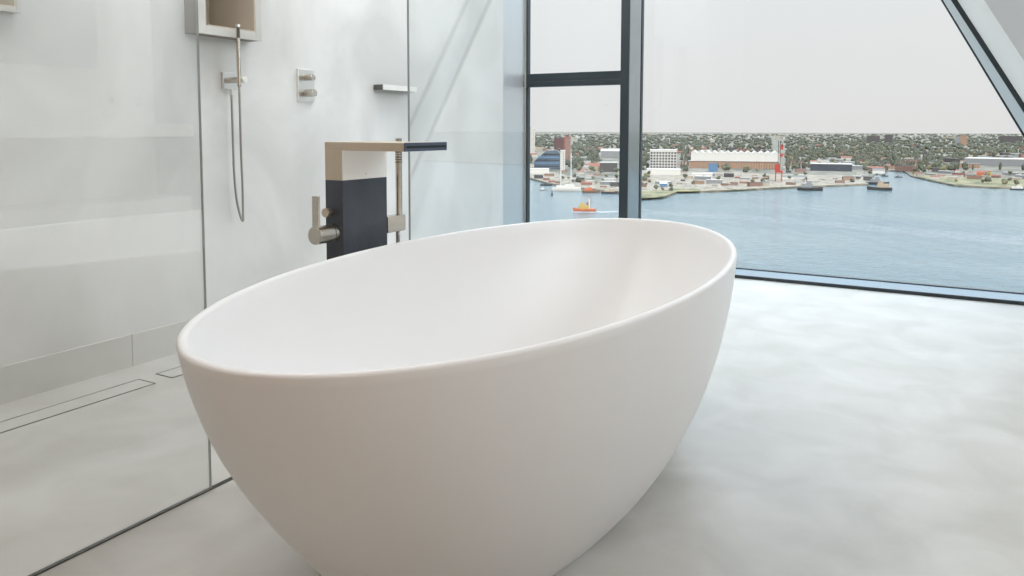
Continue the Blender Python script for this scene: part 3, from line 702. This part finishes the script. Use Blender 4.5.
# trees
leafs = [mat('leaf_'+n, a, .9, rgb2=b, scale=.5) for n, a, b in (('dark', (82, 88, 74), (110, 114, 92)), ('mid', (98, 104, 82), (124, 128, 100)), ('olive', (124, 122, 92), (150, 144, 108)))]
bark = plain['wood']
def crown(bm, c, r, sub, rr, mi=0):
    q = bmesh.ops.create_icosphere(bm, subdivisions=sub, radius=1)
    for v in q['verts']:
        n = noise.noise(v.co*1.7+Vector((c[0]*.31, c[1]*.17, r)))*.55
        v.co = Vector((v.co.x*r*(1+n), v.co.y*r*(1+n), v.co.z*r*rr*(1+n)))+Vector(c)
def tree(i):
    r = empty('tree', (0, 0, 0)); bm = bmesh.new(); q = random.Random(i)
    for k in range(7):
        a = q.uniform(0, 6.3); d = q.uniform(0, 3.4); crown(bm, (math.cos(a)*d, math.sin(a)*d, q.uniform(5.5, 10)), q.uniform(2.3, 3.8), 2, q.uniform(.8, 1.1))
    fin('crown', bm, leafs[i % 3], r); bm = bmesh.new(); cyl(bm, (0, 0, 0), (0, 0, 6), .5, .35, 8); fin('trunk', bm, bark, r); return r
tp_ = [tree(i) for i in range(6)]
tn = ['dark green', 'mid green', 'olive green']
for i in range(300):
    while True:
        if i < 40:   # named clumps the photo shows near the water
            a, b, c, d = R.choice([(655, 675, 185, 192), (712, 728, 168, 173), (745, 762, 168, 174), (566, 622, 171, 179), (566, 622, 172, 182), (862, 878, 165, 171), (905, 925, 168, 174), (800, 812, 164, 170), (915, 960, 165, 171), (640, 650, 180, 188)])
            px, py = R.uniform(a, b), R.uniform(c, d)
        else:
            px = R.uniform(503, 1030); py = 148+38*R.random()**1.2
            if 780 < px < 960 and R.random() < .5: py = R.uniform(150, 166)
        if 620 < px < 640: continue
        if not (onland(px, py) and (i < 40 or clear(px, py, 7))): continue
        p, rz, mpp = place(px, py); s = R.uniform(.55, 1.1) if py < 174 else R.uniform(.35, .7)
        if free(p.x, p.y, 6.5*s): break
    FOOT.append((p.x, p.y, 6.5*s)); k = i % 6; w, d = where(px, py)
    o = tp_[k] if i < 6 else dup(tp_[k])
    o.location = (p.x, p.y, ZL-.2); o.rotation_euler = (0, 0, R.uniform(0, 6)); o.scale = (s*R.uniform(.8, 1.2), s*R.uniform(.8, 1.2), s)
    tag(o, None, 'tree', 'trees of the far shore'); names.append((o, (tn[k % 3]+' tree', '%s, %s' % (w, d), px)))
ORD = ['leftmost', 'second', 'third', 'fourth', 'fifth', 'sixth', 'seventh', 'eighth', 'ninth', 'tenth', 'eleventh', 'twelfth', 'thirteenth', 'fourteenth', 'fifteenth']
byl = {}
for o, (a, b, px) in names: byl.setdefault((a, b), []).append((px, o))
for (a, b), L in byl.items():
    L.sort(key=lambda q: q[0])
    for i, (_, o) in enumerate(L):
        o['label'] = a+' '+b if len(L) == 1 else ('rightmost' if i == len(L)-1 else ORD[i])+(' ' if i in (0, len(L)-1) else ' from left, ')+a+' '+b
occ = list(FOOT); blobs = []
# uncountable woodland between and beyond the houses
bm = bmesh.new(); q = random.Random(3)
def blob(px, py, r, h):
    p = G(px, py)
    if any(abs(p.x-a) < r*1.6+c and abs(p.y-b) < r*1.6+c and (p.x-a)**2+(p.y-b)**2 < (r*1.25+c)**2 for a, b, c in occ): return
    blobs.append((p.x, p.y, r))
    v0 = bmesh.ops.create_icosphere(bm, subdivisions=1, radius=1)['verts']; sx_ = r*q.uniform(.8, 1.6)
    for v in v0:
        n = 1+.35*noise.noise(v.co*2+Vector((px, py, 0)))
        v.co = Vector((p.x+v.co.x*sx_*n, p.y+v.co.y*sx_*n, ZL+h*.45+v.co.z*h*.55*n))
for i in range(5200):
    px = q.uniform(495, 1035); u = q.random(); py = 134.5+ 36*u**1.15
    if any(a-1 < px < b+1 and c-1 < py-1 and py < d+2 for a, b, c, d in boxes_): continue
    D = 70/((py-129.5)/F); r = q.uniform(.8, 2.2)*D/F
    blob(px, py, min(r, 70), q.uniform(9, 17))
wd = fin('woodland', bm, leafs[0]); tag(wd, 'grey green woodland spread between the far houses up to the horizon', 'woodland', kind='stuff')
bm = bmesh.new()
for i in range(260):
    px = q.uniform(500, 1030); py = 133.4+7*q.random()
    p = G(px, py); D = 70/((py-129.5)/F); w = q.uniform(.6, 2.6)*D/F/2; h = q.uniform(8, 20)
    if any((p.x-a)**2+(p.y-b)**2 < (w+c)**2 for a, b, c in blobs) and i % 2: continue
    box(bm, p.x-w, p.x+w, p.y-w*.4, p.y+w*.4, ZL, ZL+h, q.randrange(3))
ds = fin('distant_suburb', bm, [plain['white'], plain['tan'], plain['grey']]); tag(ds, 'scatter of tiny pale roofs right under the horizon', 'suburb', kind='stuff')
